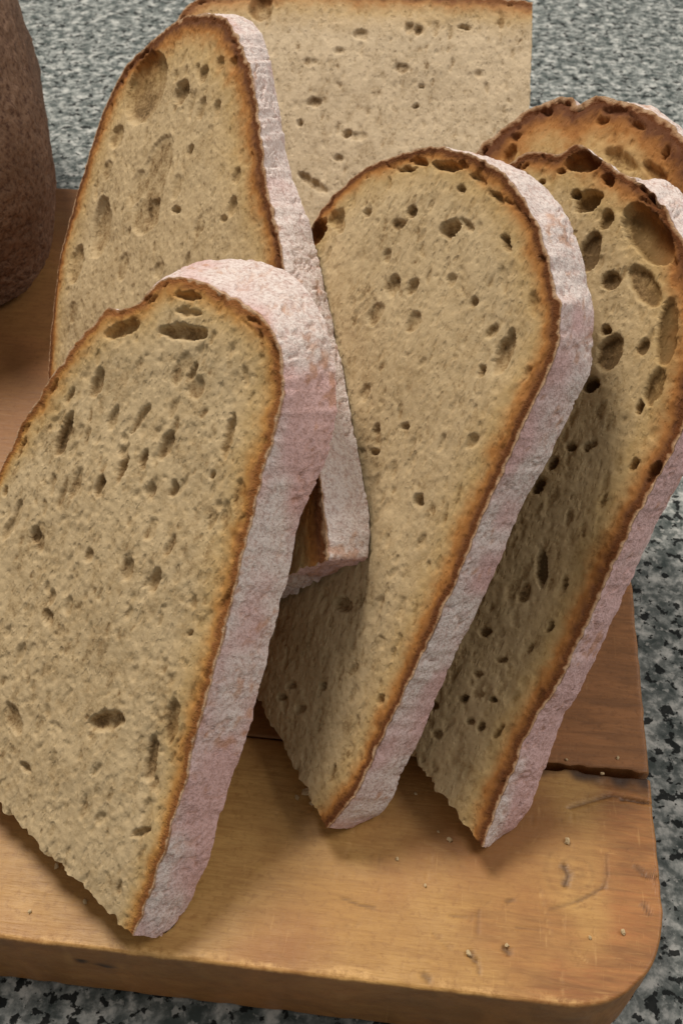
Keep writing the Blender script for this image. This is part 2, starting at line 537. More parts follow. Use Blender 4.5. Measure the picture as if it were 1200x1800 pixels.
        A[0].append(stain[loop] if zz > -0.5 else np.full(len(loop), 0.8 if fine else 0.6)); A[1].append(dm); A[2].append(wear[loop] * (0.5 if zz > -0.8 else 0.0))
        prev = ids
    V = np.concatenate(allV) * 0.001
    V[:, 2] += BOARD_T
    Qa = np.concatenate(Q)
    return mesh_obj("plank", V, Qa, mat, board, (0, 0, 0), dict(stain=np.concatenate(A[0]), dark_mark=np.concatenate(A[1]), wear=np.concatenate(A[2])))


JOINT = 56.5
p1 = plank(0.0, JOINT, MAT_WOOD_F, 0.5, 0.5, True, False, 1, True)
p1["label"] = "yellow front plank of the board with a knot and knife marks"
p2 = plank(JOINT + 0.1, V_FAR, MAT_WOOD_R, 1.0, 1.0, False, True, 2, False)
p2["label"] = "red brown plank of the board behind the crack"


# ------------------------------------------------------------------ bread slices
def catmull(pts, m):
    """centripetal-ish Catmull-Rom through pts (n,k), m samples per span"""
    p = np.vstack([2 * pts[0] - pts[1], pts, 2 * pts[-1] - pts[-2]])
    out = []
    for i in range(1, len(p) - 2):
        t = np.linspace(0, 1, m, endpoint=False)[:, None]
        a, b, c, d = p[i - 1], p[i], p[i + 1], p[i + 2]
        out.append(0.5 * ((2 * b) + (-a + c) * t + (2 * a - 5 * b + 4 * c - d) * t ** 2 + (-a + 3 * b - 3 * c + d) * t ** 3))
    return np.vstack(out + [pts[-1:]])


def bread(name, label, cat, group, plane, thick, outline, pores, seed, mats, res=0.48, n_small=1100, grain=78.0, crust_w=1.65,
          grow=0.6, crust_scale=None, back_rings=8, side_steps=26, micro=1.0, pore_size=1.0, bare_amt=0.33, lining_shade_tone=0.38, floured_cut=False, cut_jag=1.0, n_sub=14, n_mid=330, mid_size=1.0):
    """outline: picture points of the front face's crust, from the cut's lower right end round to its other end:
    (x, y) or (x, y, dx, dy) where the offset leads to the visible rear edge of the crust.
    pores: (x, y, half length, half width, angle, depth mm) in picture pixels."""
    P, n = plane
    t = thick * 0.001
    # in-plane axes: e1 along picture right, e2 along picture up
    e1 = AX_R - (AX_R @ n) * n; e1 /= np.linalg.norm(e1)
    e2 = np.cross(n, e1)
    fpts = np.array([hit(P, n, q[0], q[1]) for q in outline])
    cen0 = fpts.mean(0)
    bpts = []
    for q, f in zip(outline, fpts):
        if len(q) > 2: bpts.append(hit(P - n * t, n, q[0] + q[2], q[1] + q[3]))
        else:
            o = f - cen0; o /= np.linalg.norm(o)
            bpts.append(f - n * t + o * grow * 0.001)
    fb = catmull(np.hstack([fpts, np.array(bpts)]), 24)
    s = np.concatenate([[0], np.cumsum(np.linalg.norm(np.diff(fb[:, :3], axis=0), axis=1))])
    nc = int(s[-1] * 1000 / (res * 1.15))
    ss = np.linspace(0, s[-1], nc)
    fb = np.stack([np.interp(ss, s, fb[:, k]) for k in range(6)], 1)
    A, B = fb[0], fb[-1]
    nk = max(8, int(np.linalg.norm(A[:3] - B[:3]) * 1000 / (res * 1.15)))
    w_ = np.linspace(0, 1, nk + 1)[1:-1, None]
    cutl = B * (1 - w_) + A * w_
    crustpts = fb[:, :3].copy()
    allp = np.vstack([fb, cutl])
    is_cut = np.zeros(len(allp), bool); is_cut[nc:] = True
    N = len(allp)
    Fo, Bo = allp[:, :3].copy(), allp[:, 3:].copy()
    cen = Fo.mean(0)
    to2 = lambda X: np.stack([(X - cen) @ e1, (X - cen) @ e2], 1) * 1000
    # outward in-plane direction
    f2 = to2(Fo)
    tn = np.roll(f2, -1, 0) - np.roll(f2, 1, 0)
    out2 = np.stack([tn[:, 1], -tn[:, 0]], 1); out2 /= np.linalg.norm(out2, axis=1)[:, None] + 1e-9
    if (out2 * f2).sum(1).mean() < 0: out2 = -out2
    out3 = out2[:, :1] * e1 + out2[:, 1:] * e2
    # ragged outline
    q3 = np.stack([f2[:, 0], f2[:, 1], np.full(N, seed * 7.3)], 1)
    jag = (fbm(q3 * 0.35, seed, 3) - 0.5) * 1.3 + (vnoise(q3 * 1.3, seed + 4) - 0.5) * 0.35
    jag_cut = (fbm(q3 * 0.5, seed + 1, 3) - 0.5) * 2.6 + (vnoise(q3 * 0.75, seed + 5) - 0.5) * 2.6 * vnoise(q3 * 0.12, seed + 6)
    jag_cut = jag_cut * cut_jag
    Fo = Fo + out3 * (np.where(is_cut, jag_cut, jag) * 0.001)[:, None]
    jag_b = (fbm(q3 * 0.3 + 50, seed + 8, 3) - 0.5) * 1.2 + (vnoise(q3 * 1.1 + 50, seed + 9) - 0.5) * 0.3
    Bo = Bo + out3 * (np.where(is_cut, jag_cut, jag_b) * 0.001)[:, None]
    f2 = to2(Fo)
    # even triangle mesh of the face: outline loop, one inner loop, hexagonal points inside
    th = np.arctan2(f2[:, 1], f2[:, 0]); rr0 = np.linalg.norm(f2, axis=1)
    od = np.argsort(th)
    rad_at = lambda an: np.interp(an, np.concatenate([th[od] - 2 * math.pi, th[od], th[od] + 2 * math.pi]), np.tile(rr0[od], 3))
    lo, hi = f2.min(0), f2.max(0)
    ys = np.arange(lo[1], hi[1], res * 0.866)
    pts = []
    for k, y in enumerate(ys):
        xs = np.arange(lo[0] + (k % 2) * res * 0.5, hi[0], res)
        pts.append(np.stack([xs, np.full(len(xs), y)], 1))
    pts = np.concatenate(pts)
    pr = np.linalg.norm(pts, axis=1)
    pts = pts[pr < rad_at(np.arctan2(pts[:, 1], pts[:, 0])) - 0.1]
    dm = np.empty(len(pts))
    for k in range(0, len(pts), 20000):
        d = pts[k:k + 20000, None, :] - f2[None, ::2]
        dm[k:k + 20000] = np.sqrt((d * d).sum(-1).min(1))
    pts = pts[dm > res * 0.62]
    pts = pts + rng.uniform(-0.16, 0.16, pts.shape) * res
    allpt = np.concatenate([f2, pts])
    ov, _, of, orig, _, _ = delaunay_2d_cdt([Vector(p) for p in allpt], [(i, (i + 1) % N) for i in range(N)], [], 1, 1e-6)
    mp = np.array([o_[0] if len(o_) else -1 for o_ in orig])
    tri = mp[np.array(of)]
    tri = tri[(tri >= 0).all(1)]
    g2 = allpt
    ar = np.cross(g2[tri[:, 1]] - g2[tri[:, 0]], g2[tri[:, 2]] - g2[tri[:, 0]])
    tri[ar < 0] = tri[ar < 0][:, ::-1]
    NF = len(g2)
    G = cen + (g2[:, :1] * e1 + g2[:, 1:] * e2) * 0.001
    g3 = np.stack([g2[:, 0], g2[:, 1], np.full(NF, seed * 5.7)], 1)
    # distance to the crust
    cd = np.full(len(g2), 1e9)
    c_full = f2[:nc]; c2 = c_full[::4]
    for k in range(0, len(g2), 20000):
        sl = slice(k, k + 20000)
        d = g2[sl, None, :] - c2[None]
        cd[sl] = np.sqrt((d * d).sum(-1).min(1))
    near = np.where(cd < 5)[0]                # exact where it matters: distance to the outline's segments
    s0, s1_ = c_full[:-1], c_full[1:]
    sv = s1_ - s0; sl2 = (sv * sv).sum(1) + 1e-12
    for k in range(0, len(near), 4000):
        ii = near[k:k + 4000]
        d = g2[ii, None, :] - s0[None]
        tt = np.clip((d * sv).sum(-1) / sl2, 0, 1)
        e = d - tt[..., None] * sv
        cd[ii] = np.sqrt((e * e).sum(-1).min(1))
    cd[:nc] = 0
    cdw = cd / crust_w
    if crust_scale is not None:          # the bake is wider on some sides: list of (angle deg, factor)
        ang = np.degrees(np.arctan2(g2[:, 1], g2[:, 0])) % 360
        ka = np.array([a for a, _ in crust_scale]); kf = np.array([f for _, f in crust_scale])
        ka = np.concatenate([ka - 360, ka, ka + 360]); kf = np.tile(kf, 3); od = np.argsort(ka)
        cdw = cdw / np.interp(ang, ka[od], kf[od])
    # pores
    depth = np.zeros(len(g2))
    edge = smooth(cd, 0.3, 2.0)
    r_ = np.random.default_rng(seed)
    warp = np.stack([vnoise(g3 * 0.55, seed + 31) - 0.5, vnoise(g3 * 0.55, seed + 32) - 0.5], 1)
    gw = g2 + warp * 0.8
    gr = math.radians(grain)

    lining_shade = np.zeros(len(g2))  # darkening inside pores: skin tone plus the hollow's shade put into the colour

    def dig(c, a, b, th, dp, arr, gg, lin=None):
        m = (np.abs(gg[:, 0] - c[0]) < a * 1.1) & (np.abs(gg[:, 1] - c[1]) < a * 1.1)
        if not m.any(): return
        d = gg[m] - c
        x = (d[:, 0] * math.cos(th) + d[:, 1] * math.sin(th)) / a
        y = (-d[:, 0] * math.sin(th) + d[:, 1] * math.cos(th)) / b
        rho = x * x + y * y
        arr[m] = np.maximum(arr[m], dp * np.clip(1 - rho, 0, 1) ** 0.33)
        if lin is not None: lining_shade[m] = np.maximum(lining_shade[m], lin * smooth(1 - rho, 0.0, 0.45))

    for (x, y, a, b, th, dp) in pores:
        c3 = hit(P, n, x, y); c = to2(c3[None])[0]
        tr = math.radians(th)
        va = to2((hit(P, n, x + a * math.cos(tr), y - a * math.sin(tr)))[None])[0] - c
        vb = to2((hit(P, n, x + b * math.sin(tr), y + b * math.cos(tr)))[None])[0] - c
        la, lb = np.linalg.norm(va), np.linalg.norm(vb)
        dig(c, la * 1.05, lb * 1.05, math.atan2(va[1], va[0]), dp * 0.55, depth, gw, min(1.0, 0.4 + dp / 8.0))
    tdir = np.stack([-out2[:, 1], out2[:, 0]], 1)      # cracks and flat cavities just under the crust of the dome
    top_i = np.where((out2[:nc, 1] > 0.1))[0]
    for k in range(n_sub):
        i = r_.choice(top_i)
        a = r_.uniform(0.9, 2.8)
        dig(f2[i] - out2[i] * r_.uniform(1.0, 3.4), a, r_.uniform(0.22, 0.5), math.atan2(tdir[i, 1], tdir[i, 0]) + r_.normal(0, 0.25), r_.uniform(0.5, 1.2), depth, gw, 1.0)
    for k in range(n_mid):                               # soft slanted pores of many sizes
        b = (0.28 + r_.gamma(2.0, 0.16)) * mid_size
        a = b * r_.uniform(1.5, 3.4)
        dig(r_.uniform(lo, hi), a, b, gr + r_.normal(0, 0.22), b * r_.uniform(0.35, 0.9), depth, gw, r_.uniform(0.25, 0.75) * 0.38 / lining_shade_tone)
    depth *= smooth(cd, 0.2, 1.2)
    small = np.zeros(NF)
    for k in range(n_small):
        c = r_.uniform(lo, hi)
        if r_.random() < 0.8: b = r_.uniform(0.3, 0.6) * pore_size; a = b * r_.uniform(1.0, 1.8); dp = b * r_.uniform(0.3, 0.7)
        else: b = r_.uniform(0.5, 1.1) * pore_size; a = b * r_.uniform(1.3, 3.0); dp = b * r_.uniform(0.25, 0.7)
        dig(c, a, b, gr + r_.normal(0, 0.3), dp, small, gw)
    depth = np.maximum(depth, small * smooth(cd, 0.8, 2.5))
    cg, sg_ = math.cos(gr), math.sin(gr)
    gs = np.stack([(g2[:, 0] * cg + g2[:, 1] * sg_) * 0.6, -g2[:, 0] * sg_ + g2[:, 1] * cg, g3[:, 2]], 1)   # stretched along the grain
    mic = fbm(gs * 0.42, seed + 41, 2)
    mic2 = vnoise(g3 * 0.95, seed + 43)
    relief = (mic - 0.5) * 0.45 + (mic2 - 0.5) * 0.25 + (fbm(g3 * 0.05, seed + 47, 2) - 0.5) * 2.0
    depth = depth + relief * micro * (0.35 + 0.65 * edge)
    G = G - n * (depth * 0.001)[:, None]
    tone = 0.57 + (fbm(g3 * 0.09, seed + 51, 3) - 0.5) * 0.4 + (fbm(gs * 0.5, seed + 52, 2) - 0.5) * 0.5
    cdw = cdw + (fbm(g3 * 0.2, seed + 53, 3) - 0.5) * 3.2 * smooth(cdw, 0.2, 4) + (vnoise(g3 * 0.9, seed + 54) - 0.5) * 0.8
    Vs = [G]; CD = [cdw]; SD = [np.zeros(NF)]; TN = [tone - lining_shade * lining_shade_tone]; GA = [(g2[:, 0] * cg + g2[:, 1] * sg_) * 0.45 + seed]; GC = [-g2[:, 0] * sg_ + g2[:, 1] * cg]; EL = [(np.arange(NF) < N) * 1.0]; PK = [np.zeros(NF)]; BR = [np.zeros(NF)]
    Q = []; kind = []
    last = G[:N]
    prev = np.arange(N); base = NF
    for k in range(1, side_steps + 1):
        sfr = k / side_steps
        pos = last * (1 - sfr) + Bo * sfr
        bul = math.sin(math.pi * min(1, sfr)) * 0.35
        p3 = np.stack([f2[:, 0], f2[:, 1], np.full(N, sfr * thick + seed)], 1)
        wr = (fbm(p3 * 0.10, seed + 61, 2) - 0.5) * 1.3 + (fbm(p3 * 0.62, seed + 62, 3) - 0.5) * 0.45
        cr = np.clip(0.045 - np.abs(fbm(p3 * [0.34, 0.34, 0.22], seed + 63, 3) - 0.5), 0, 1) * 16.0
        cr = cr * smooth(vnoise(p3 * 0.14, seed + 64), 0.45, 0.6)
        dd = np.where(is_cut, (fbm(p3 * 0.7, seed + 65, 3) - 0.5) * 1.8, (bul + wr - cr))
        taper = min(1, sfr * 7) * min(1, (1 - sfr) * 6 + 0.5)
        pos = pos + out3 * (dd * 0.001 * taper)[:, None]
        ids = base + np.arange(N); base += N
        Vs.append(pos); CD.append(np.where(is_cut, 14.0, 0.6)); SD.append(np.where(is_cut & (not floured_cut), 0, sfr + (vnoise(p3 * 0.7, seed + 66) - 0.5) * 0.05))
        GA.append(GA[0][:N] + sfr * thick); GC.append(GC[0][:N] + sfr * thick * 0.7); EL.append(np.full(N, 2.0 if k == side_steps else 0.0))
        TN.append(0.6 + (vnoise(p3 * 0.8, seed + 67) - 0.5) * 0.5)
        PK.append(smooth(fbm(p3 * 0.05, seed + 68, 3) - 0.34 * smooth(out3[:, 2], 0.25, 0.6) + 0.06, 0.36, 0.60))
        bare = fbm(p3 * 0.09, seed + 69, 3) * 0.6 + fbm(p3 * 0.5, seed + 70, 3) * 0.5
        BR.append(np.clip((1 - smooth(bare, bare_amt, bare_amt + 0.10)) + 0.5 * smooth(cr, 0.1, 0.4), 0, 1) * 0.6)
        Q.append(np.stack([prev, ids, np.roll(ids, -1), np.roll(prev, -1)], -1))
        kind.append(np.where(is_cut, 2, 1))
        prev = ids
    cb = Bo.mean(0)
    for k in range(1, back_rings + 1):
        f = 1 - k / back_rings * 0.985
        ids = base + np.arange(N); base += N
        Vs.append(cb + (Bo - cb) * f); CD.append(np.full(N, 2.0 + 14 * (1 - f))); SD.append(np.zeros(N)); TN.append(np.full(N, 0.55)); GA.append(GA[0][:N] * f); GC.append(GC[0][:N] * f); EL.append(np.zeros(N)); PK.append(np.zeros(N)); BR.append(np.zeros(N))
        Q.append(np.stack([prev, ids, np.roll(ids, -1), np.roll(prev, -1)], -1)); kind.append(np.full(N, 3))
        prev = ids
    V = np.concatenate(Vs); Q = np.concatenate(Q); kd = np.concatenate(kind)
    Q = np.concatenate([tri, Q[:, [0, 1, 2]], Q[:, [0, 2, 3]]])
    kd = np.concatenate([np.zeros(len(tri), int), kd, kd])
    V[:, 2] = np.maximum(V[:, 2], 0.0006)
    face_c = cd[Q[:, 0].clip(0, NF - 1)]
    is_crust = (kd == 1) | ((kd == 0) & (face_c < 1.9))
    if floured_cut: is_crust |= kd == 2
    foot = V[V[:, 2] < V[:, 2].min() + 0.004].mean(0); foot[2] = 0.0
    root = empty(name, tuple(foot), label, cat, group)
    at = dict(crust_distance=np.concatenate(CD), side=np.concatenate(SD), tone=np.concatenate(TN), pink=np.concatenate(PK), bare=np.concatenate(BR), grain_along=np.concatenate(GA), grain_across=np.concatenate(GC), rim_edge=np.concatenate(EL))
    v, q, a = submesh(V, Q, ~is_crust, at)
    mesh_obj("crumb", v, q, mats[0], root, foot, a)
    v, q, a = submesh(V, Q, is_crust, at)
    mesh_obj("crust", v, q, mats[1], root, foot, a)
    return dict(root=root, plane=plane, F=Fo, B=Bo, t=t)


T1, T3, T4, T5, T6 = 16.0, 13.0, 15.5, 13.5, 13.0
PL1 = lean_plane((235, 1648), (0, 1420), 43, 0.010)
PL4 = lean_plane((572, 1458), (455, 1235), 53, 0.008)
PL5 = lean_plane((846, 1488), (722, 1332), 45.3, 0.008)
n4 = PL4[1]
PL3 = (PL4[0] + n4 * (T3 + 1.2) * 0.001, n4)
PL6 = (PL5[0] - PL5[1] * (T5 + 3.0) * 0.001, PL5[1])
GRP = "bread slices leaning in a row on the board"

S1 = bread("bread_slice", "frontmost bread slice with thick pale floured crust, its tip near the board's front edge", "bread slice", GRP, PL1, T1,
    [(235, 1648, 72, -8), (252, 1600, 74, 0), (287, 1500, 82, 0), (317, 1400, 80, 0), (342, 1300, 90, 0), (372, 1200, 88, 0), (395, 1100, 88, 0), (420, 1000, 90, 0), (447, 900, 86, 0),
     (467, 810, 105, 0), (486, 745, 104, -4), (496, 690, 95, -8), (496, 635, 88, -20), (482, 590, 84, -35), (455, 556, 80, -50), (420, 530, 70, -58),
     (380, 508, 48, -52), (340, 492, 30, -34), (300, 488, 25, -16), (262, 512, 25, -6), (240, 536), (212, 543), (190, 543), (165, 570), (130, 608), (95, 658), (65, 703),
     (35, 752), (8, 815), (-25, 890), (-55, 980), (-75, 1080), (-85, 1180), (-85, 1270), (-75, 1340)],
    [(322, 584, 42, 13, -4, 5), (215, 580, 32, 12, 20, 4), (332, 522, 24, 6, -8, 3.5), (335, 550, 22, 6, -8, 2.6), (265, 502, 22, 4, 28, 2.5), (112, 762, 40, 11, 70, 4), (170, 672, 26, 10, 72, 3),
     (400, 765, 40, 8, 80, 3.5), (215, 822, 26, 7, 75, 3.5), (176, 856, 20, 8, 74, 3.5), (290, 782, 28, 9, 62, 3), (252, 806, 16, 6, 80, 2.5), (302, 858, 16, 7, 72, 3), (262, 862, 14, 8, 70, 2),
     (62, 940, 14, 8, 62, 3.5), (272, 1020, 23, 9, 72, 3.5), (225, 1000, 20, 10, 72, 2.5), (158, 975, 13, 7, 80, 2.2), (186, 1268, 32, 17, 8, 4.5), (302, 1268, 40, 10, 82, 3), (264, 1335, 42, 9, 80, 3),
     (248, 1464, 20, 5, 22, 3), (25, 1262, 30, 11, -70, 2.5), (85, 1085, 14, 7, -70, 2.5), (45, 1350, 12, 6, -40, 3), (342, 680, 20, 14, 60, 2), (338, 652, 18, 6, 66, 2.5), (420, 870, 26, 9, 82, 1.8),
     (245, 735, 30, 6, 55, 2.2), (198, 735, 22, 7, 70, 2), (135, 850, 30, 7, 72, 1.8), (110, 870, 24, 6, 66, 1.6), (30, 900, 22, 6, 70, 2), (372, 835, 7, 4, 60, 2.5), (395, 905, 28, 8, 80, 1.5),
     (430, 660, 18, 7, 100, 1.5), (320, 645, 30, 12, 60, 1.2), (10, 862, 8, 5, 60, 3), (335, 1113, 5, 5, 0, 2), (120, 1065, 18, 6, 80, 1.6), (90, 1050, 14, 6, 80, 1.8), (265, 930, 22, 10, 70, 1.2),
     (175, 1440, 14, 7, 60, 1.5), (210, 1560, 12, 5, 70, 1.5), (20, 925, 26, 8, 60, 2.4), (95, 680, 16, 3, 60, 1.6), (120, 695, 14, 4, 62, 1.6), (60, 700, 30, 3, 52, 1.5)],
    101, (MAT_CRUMB_A, MAT_CRUST_A), grain=72, crust_scale=[(0, 1.0), (60, 1.1), (110, 0.9), (135, 0.55), (150, 0.35), (250, 0.35), (300, 0.9), (340, 1.0)], crust_w=1.05)

S3 = bread("bread_slice", "tall tapering bread slice at upper left, wedged behind the frontmost slice", "bread slice", GRP, PL3, T3,
    [(575, 985, 72, -4), (572, 920, 76, 0), (565, 850, 74, 0), (550, 750, 70, 0), (535, 660, 68, 0), (520, 580, 66, 0), (506, 500, 63, 0), (496, 450, 63, 0),
     (482, 390, 61, 0), (468, 310, 46, 0), (460, 250, 40, 0), (452, 190, 38, 0), (440, 120, 38, 0), (425, 80, 44, 5), (405, 45, 46, 0), (382, 26, 36, 4),
     (345, 26), (310, 38), (270, 70), (228, 108), (202, 150), (180, 200), (157, 275), (136, 340), (120, 400), (107, 450), (98, 520), (91, 580), (86, 640), (88, 700), (105, 770), (145, 850), (205, 930), (270, 1010), (330, 1085)],
    [(255, 155, 54, 33, 48, 6), (318, 162, 21, 12, 76, 4.5), (176, 400, 52, 15, 84, 5), (135, 465, 34, 10, 84, 4), (275, 300, 62, 22, 76, 2.6), (258, 375, 36, 26, 80, 2.6), (265, 372, 26, 15, 80, 5),
     (205, 240, 22, 10, 75, 3), (358, 132, 16, 8, 80, 3), (355, 190, 20, 7, 80, 3), (382, 192, 15, 6, 80, 2.5), (335, 265, 12, 5, 60, 3), (312, 370, 8, 6, 0, 4), (410, 365, 18, 7, 80, 3),
     (388, 112, 13, 9, 70, 3), (412, 112, 12, 6, 80, 2.5), (416, 310, 14, 6, 80, 2), (240, 330, 30, 12, 78, 1.8), (312, 330, 22, 7, 82, 1.6), (395, 385, 7, 5, 0, 2), (215, 470, 24, 8, 84, 1.8), (280, 475, 14, 8, 80, 1.8),
     (350, 400, 20, 6, 84, 1.2), (130, 550, 18, 7, 84, 1.5), (190, 300, 18, 6, 75, 1.5)],
    202, (MAT_CRUMB, MAT_CRUST), floured_cut=True, grain=84, crust_w=1.15, crust_scale=[(0, 1.25), (60, 1.6), (90, 1.7), (120, 1.2), (180, 0.8), (285, 1.0), (305, 1.7), (330, 1.2)])

S4 = bread("bread_slice", "middle bread slice with rounded dome top, between the front and right slices", "bread slice", GRP, PL4, T4,
    [(576, 1457, 64, -6), (598, 1428, 74, -2), (622, 1400, 68, 0), (645, 1350, 66, 0), (670, 1300, 66, 0), (717, 1200, 61, 0), (765, 1100, 60, 0), (810, 1000, 60, 0), (850, 900, 62, 0), (897, 800, 70, 0),
     (943, 700, 72, 0), (966, 650, 70, 0), (980, 600, 61, 0), (984, 550, 58, 0), (974, 500, 60, 0), (962, 450, 61, 0), (945, 400, 60, 0), (918, 350, 55, -2), (885, 308, 44, -2), (845, 280, 34, 4), (800, 264, 24, 6), (765, 256),
     (735, 262), (690, 275), (640, 297), (595, 335), (565, 368), (548, 400), (530, 440), (500, 520), (465, 620), (432, 740), (408, 860), (392, 980), (386, 1060), (392, 1112)],
    [(790, 402, 17, 14, 0, 6), (888, 427, 15, 6, -55, 5), (884, 620, 42, 13, 72, 4), (690, 502, 19, 11, 60, 3.5), (725, 505, 15, 9, 60, 3), (660, 552, 22, 10, 60, 2), (845, 650, 11, 5, 80, 3.5), (735, 880, 11, 7, 60, 4.5),
     (565, 1206, 7, 6, 0, 4), (600, 1062, 15, 13, 0, 4), (725, 372, 9, 8, 0, 3.5), (702, 395, 11, 9, 0, 3), (783, 292, 24, 7, -10, 5), (738, 285, 14, 7, -20, 4), (712, 297, 18, 4, 4, 3.5), (558, 408, 26, 11, 58, 6), (592, 385, 18, 12, 60, 3.5),
     (648, 375, 9, 7, 60, 3), (812, 290, 10, 6, 0, 3), (810, 333, 8, 6, 0, 3), (840, 315, 16, 6, -30, 3), (870, 345, 18, 6, -45, 3), (860, 580, 16, 7, 70, 2.5), (828, 530, 9, 7, 60, 2.6), (725, 567, 20, 11, 70, 2.5), (790, 490, 12, 8, 60, 2),
     (935, 535, 20, 7, 95, 2.2), (660, 755, 10, 6, 80, 2.6), (655, 795, 9, 7, 0, 3), (830, 775, 14, 7, 70, 2.4), (710, 750, 8, 6, 0, 2.5), (620, 880, 10, 7, 0, 2.2), (780, 905, 20, 4, 75, 1.8), (600, 400, 10, 7, 60, 2.5), (680, 450, 12, 8, 60, 2),
     (820, 395, 14, 8, -40, 2.5), (510, 1205, 9, 6, 30, 3), (495, 1225, 7, 6, 0, 3), (525, 1245, 9, 8, 0, 2.5), (665, 1230, 9, 6, 50, 2.5), (640, 690, 16, 8, 70, 1.5)],
    303, (MAT_CRUMB, MAT_CRUST), grain=68, crust_w=1.15, n_small=1000, crust_scale=[(0, 1.1), (60, 0.95), (120, 0.8), (180, 0.5), (300, 1.15), (340, 1.2)])

S5 = bread("bread_slice", "right bread slice with large dark holes, nearest the board's right edge", "bread slice", GRP, PL5, T5,
    [(848, 1488, 22, -10), (862, 1450, 50, -2), (882, 1400, 57, 0), (902, 1350, 55, 0), (922, 1300, 54, 0), (950, 1250, 48, 0), (982, 1200, 46, 0), (1030, 1100, 40, 0), (1073, 1000, 44, 0), (1122, 900, 42, 0), (1172, 810, 42, 0),
     (1195, 760, 42, 0), (1215, 690, 44, 5), (1230, 620, 42, 0), (1232, 560, 42, 0), (1222, 500, 42, -10), (1205, 440, 40, -20), (1186, 400, 36, -26), (1160, 355, 30, -24), (1128, 326, 22, -12), (1085, 300), (1050, 275), (1025, 258), (1010, 253), (1000, 260),
     (980, 270), (950, 267), (920, 272), (900, 285), (880, 303), (845, 345), (800, 420), (755, 530), (712, 670), (684, 810), (668, 950), (662, 1080), (664, 1180), (672, 1262)],
    [(1025, 283, 34, 15, 5, 7), (1032, 352, 25, 17, 12, 8), (1008, 340, 8, 8, 0, 5), (1137, 412, 60, 32, -54, 9), (1064, 385, 18, 12, 75, 4.5), (1145, 338, 36, 12, -54, 7), (1070, 620, 34, 20, 70, 4), (1036, 676, 15, 13, 20, 8), (1068, 315, 13, 8, -45, 5),
     (1035, 442, 36, 17, 75, 4), (1132, 502, 42, 22, -55, 3.5), (1072, 492, 18, 15, 60, 3.5), (1172, 585, 58, 17, 84, 4.5), (1150, 680, 34, 13, 70, 3.5), (1122, 716, 14, 6, 75, 5), (950, 997, 34, 9, 88, 5), (992, 1026, 13, 5, 75, 4), (966, 1100, 11, 5, 60, 4),
     (815, 1227, 8, 7, 0, 5), (868, 1231, 7, 6, 0, 4), (828, 1268, 8, 6, 0, 3), (845, 1277, 10, 5, 60, 3.5), (875, 1286, 16, 4, 58, 3), (970, 815, 14, 7, 55, 4), (945, 855, 16, 8, 60, 5), (1040, 780, 9, 5, 50, 2.5), (1112, 815, 12, 6, 60, 4), (1150, 830, 20, 12, 60, 4),
     (1002, 785, 10, 8, 0, 3), (1030, 785, 9, 5, 70, 3), (920, 1040, 20, 10, 70, 2), (880, 1160, 10, 7, 0, 2), (850, 1110, 10, 8, 0, 2.5), (930, 1140, 12, 5, 60, 2), (840, 1220, 12, 8, 0, 1.5), (760, 1240, 10, 8, 0, 3), (770, 1290, 9, 7, 0, 2.5),
     (1062, 580, 10, 8, 0, 4), (1130, 610, 16, 8, 70, 3), (920, 310, 8, 5, 0, 4), (950, 320, 7, 5, 0, 3), (985, 300, 8, 5, 0, 3), (840, 1185, 8, 6, 0, 2), (980, 700, 14, 7, 60, 2), (1000, 910, 14, 6, 70, 2), (1060, 880, 16, 5, 60, 2), (1180, 455, 14, 5, -60, 3)],
    404, (MAT_CRUMB_B, MAT_CRUST), lining_shade_tone=0.66, grain=66, crust_w=1.15, n_small=1000, crust_scale=[(0, 1.3), (60, 1.25), (110, 1.0), (180, 0.6), (300, 1.15), (340, 1.2)])

def plane_px(pl, x, z):
    """picture point, at column x, of a slice plane at height z"""
    lo_, hi_ = 0.0, 1800.0
    for _ in range(50):
        m_ = 0.5 * (lo_ + hi_)
        if hit(pl[0], pl[1], x, m_)[2] > z: lo_ = m_
        else: hi_ = m_
    return (x, lo_)


S6_LOW = [plane_px(PL6, 895, 0.008), (1000, 1105)]
S6_CUT = [plane_px(PL6, 740, 0.008)]
S6 = bread("bread_slice", "rearmost dark bread slice, only its domed top showing behind the right slice", "bread slice", GRP, PL6, T6,
    S6_LOW + [(1100, 905), (1165, 770), (1200, 690), (1222, 600), (1238, 500), (1245, 400), (1240, 320), (1200, 240, 3, -3), (1170, 212, 2, -4), (1130, 190, 1, -4), (1080, 173), (1045, 168), (1025, 178), (1014, 184),
     (1000, 170), (960, 178), (910, 204), (872, 234), (842, 258), (805, 330), (770, 430), (740, 560), (722, 700), (715, 830), (722, 900)] + S6_CUT,
    [(1170, 268, 12, 6, 80, 4), (1090, 280, 30, 14, -30, 4), (960, 195, 10, 6, 0, 3), (1120, 220, 14, 6, -20, 3.5), (1060, 212, 12, 7, 0, 3), (905, 240, 10, 6, 30, 3), (895, 270, 16, 10, 60, 4), (1150, 300, 24, 10, -40, 4), (1080, 195, 24, 6, -10, 2.5)],
    505, (MAT_CRUMB_B, MAT_CRUST_B), res=0.68, grain=66, crust_w=1.9, n_small=600, crust_scale=[(0, 1.2), (90, 1.5), (180, 1.1)])

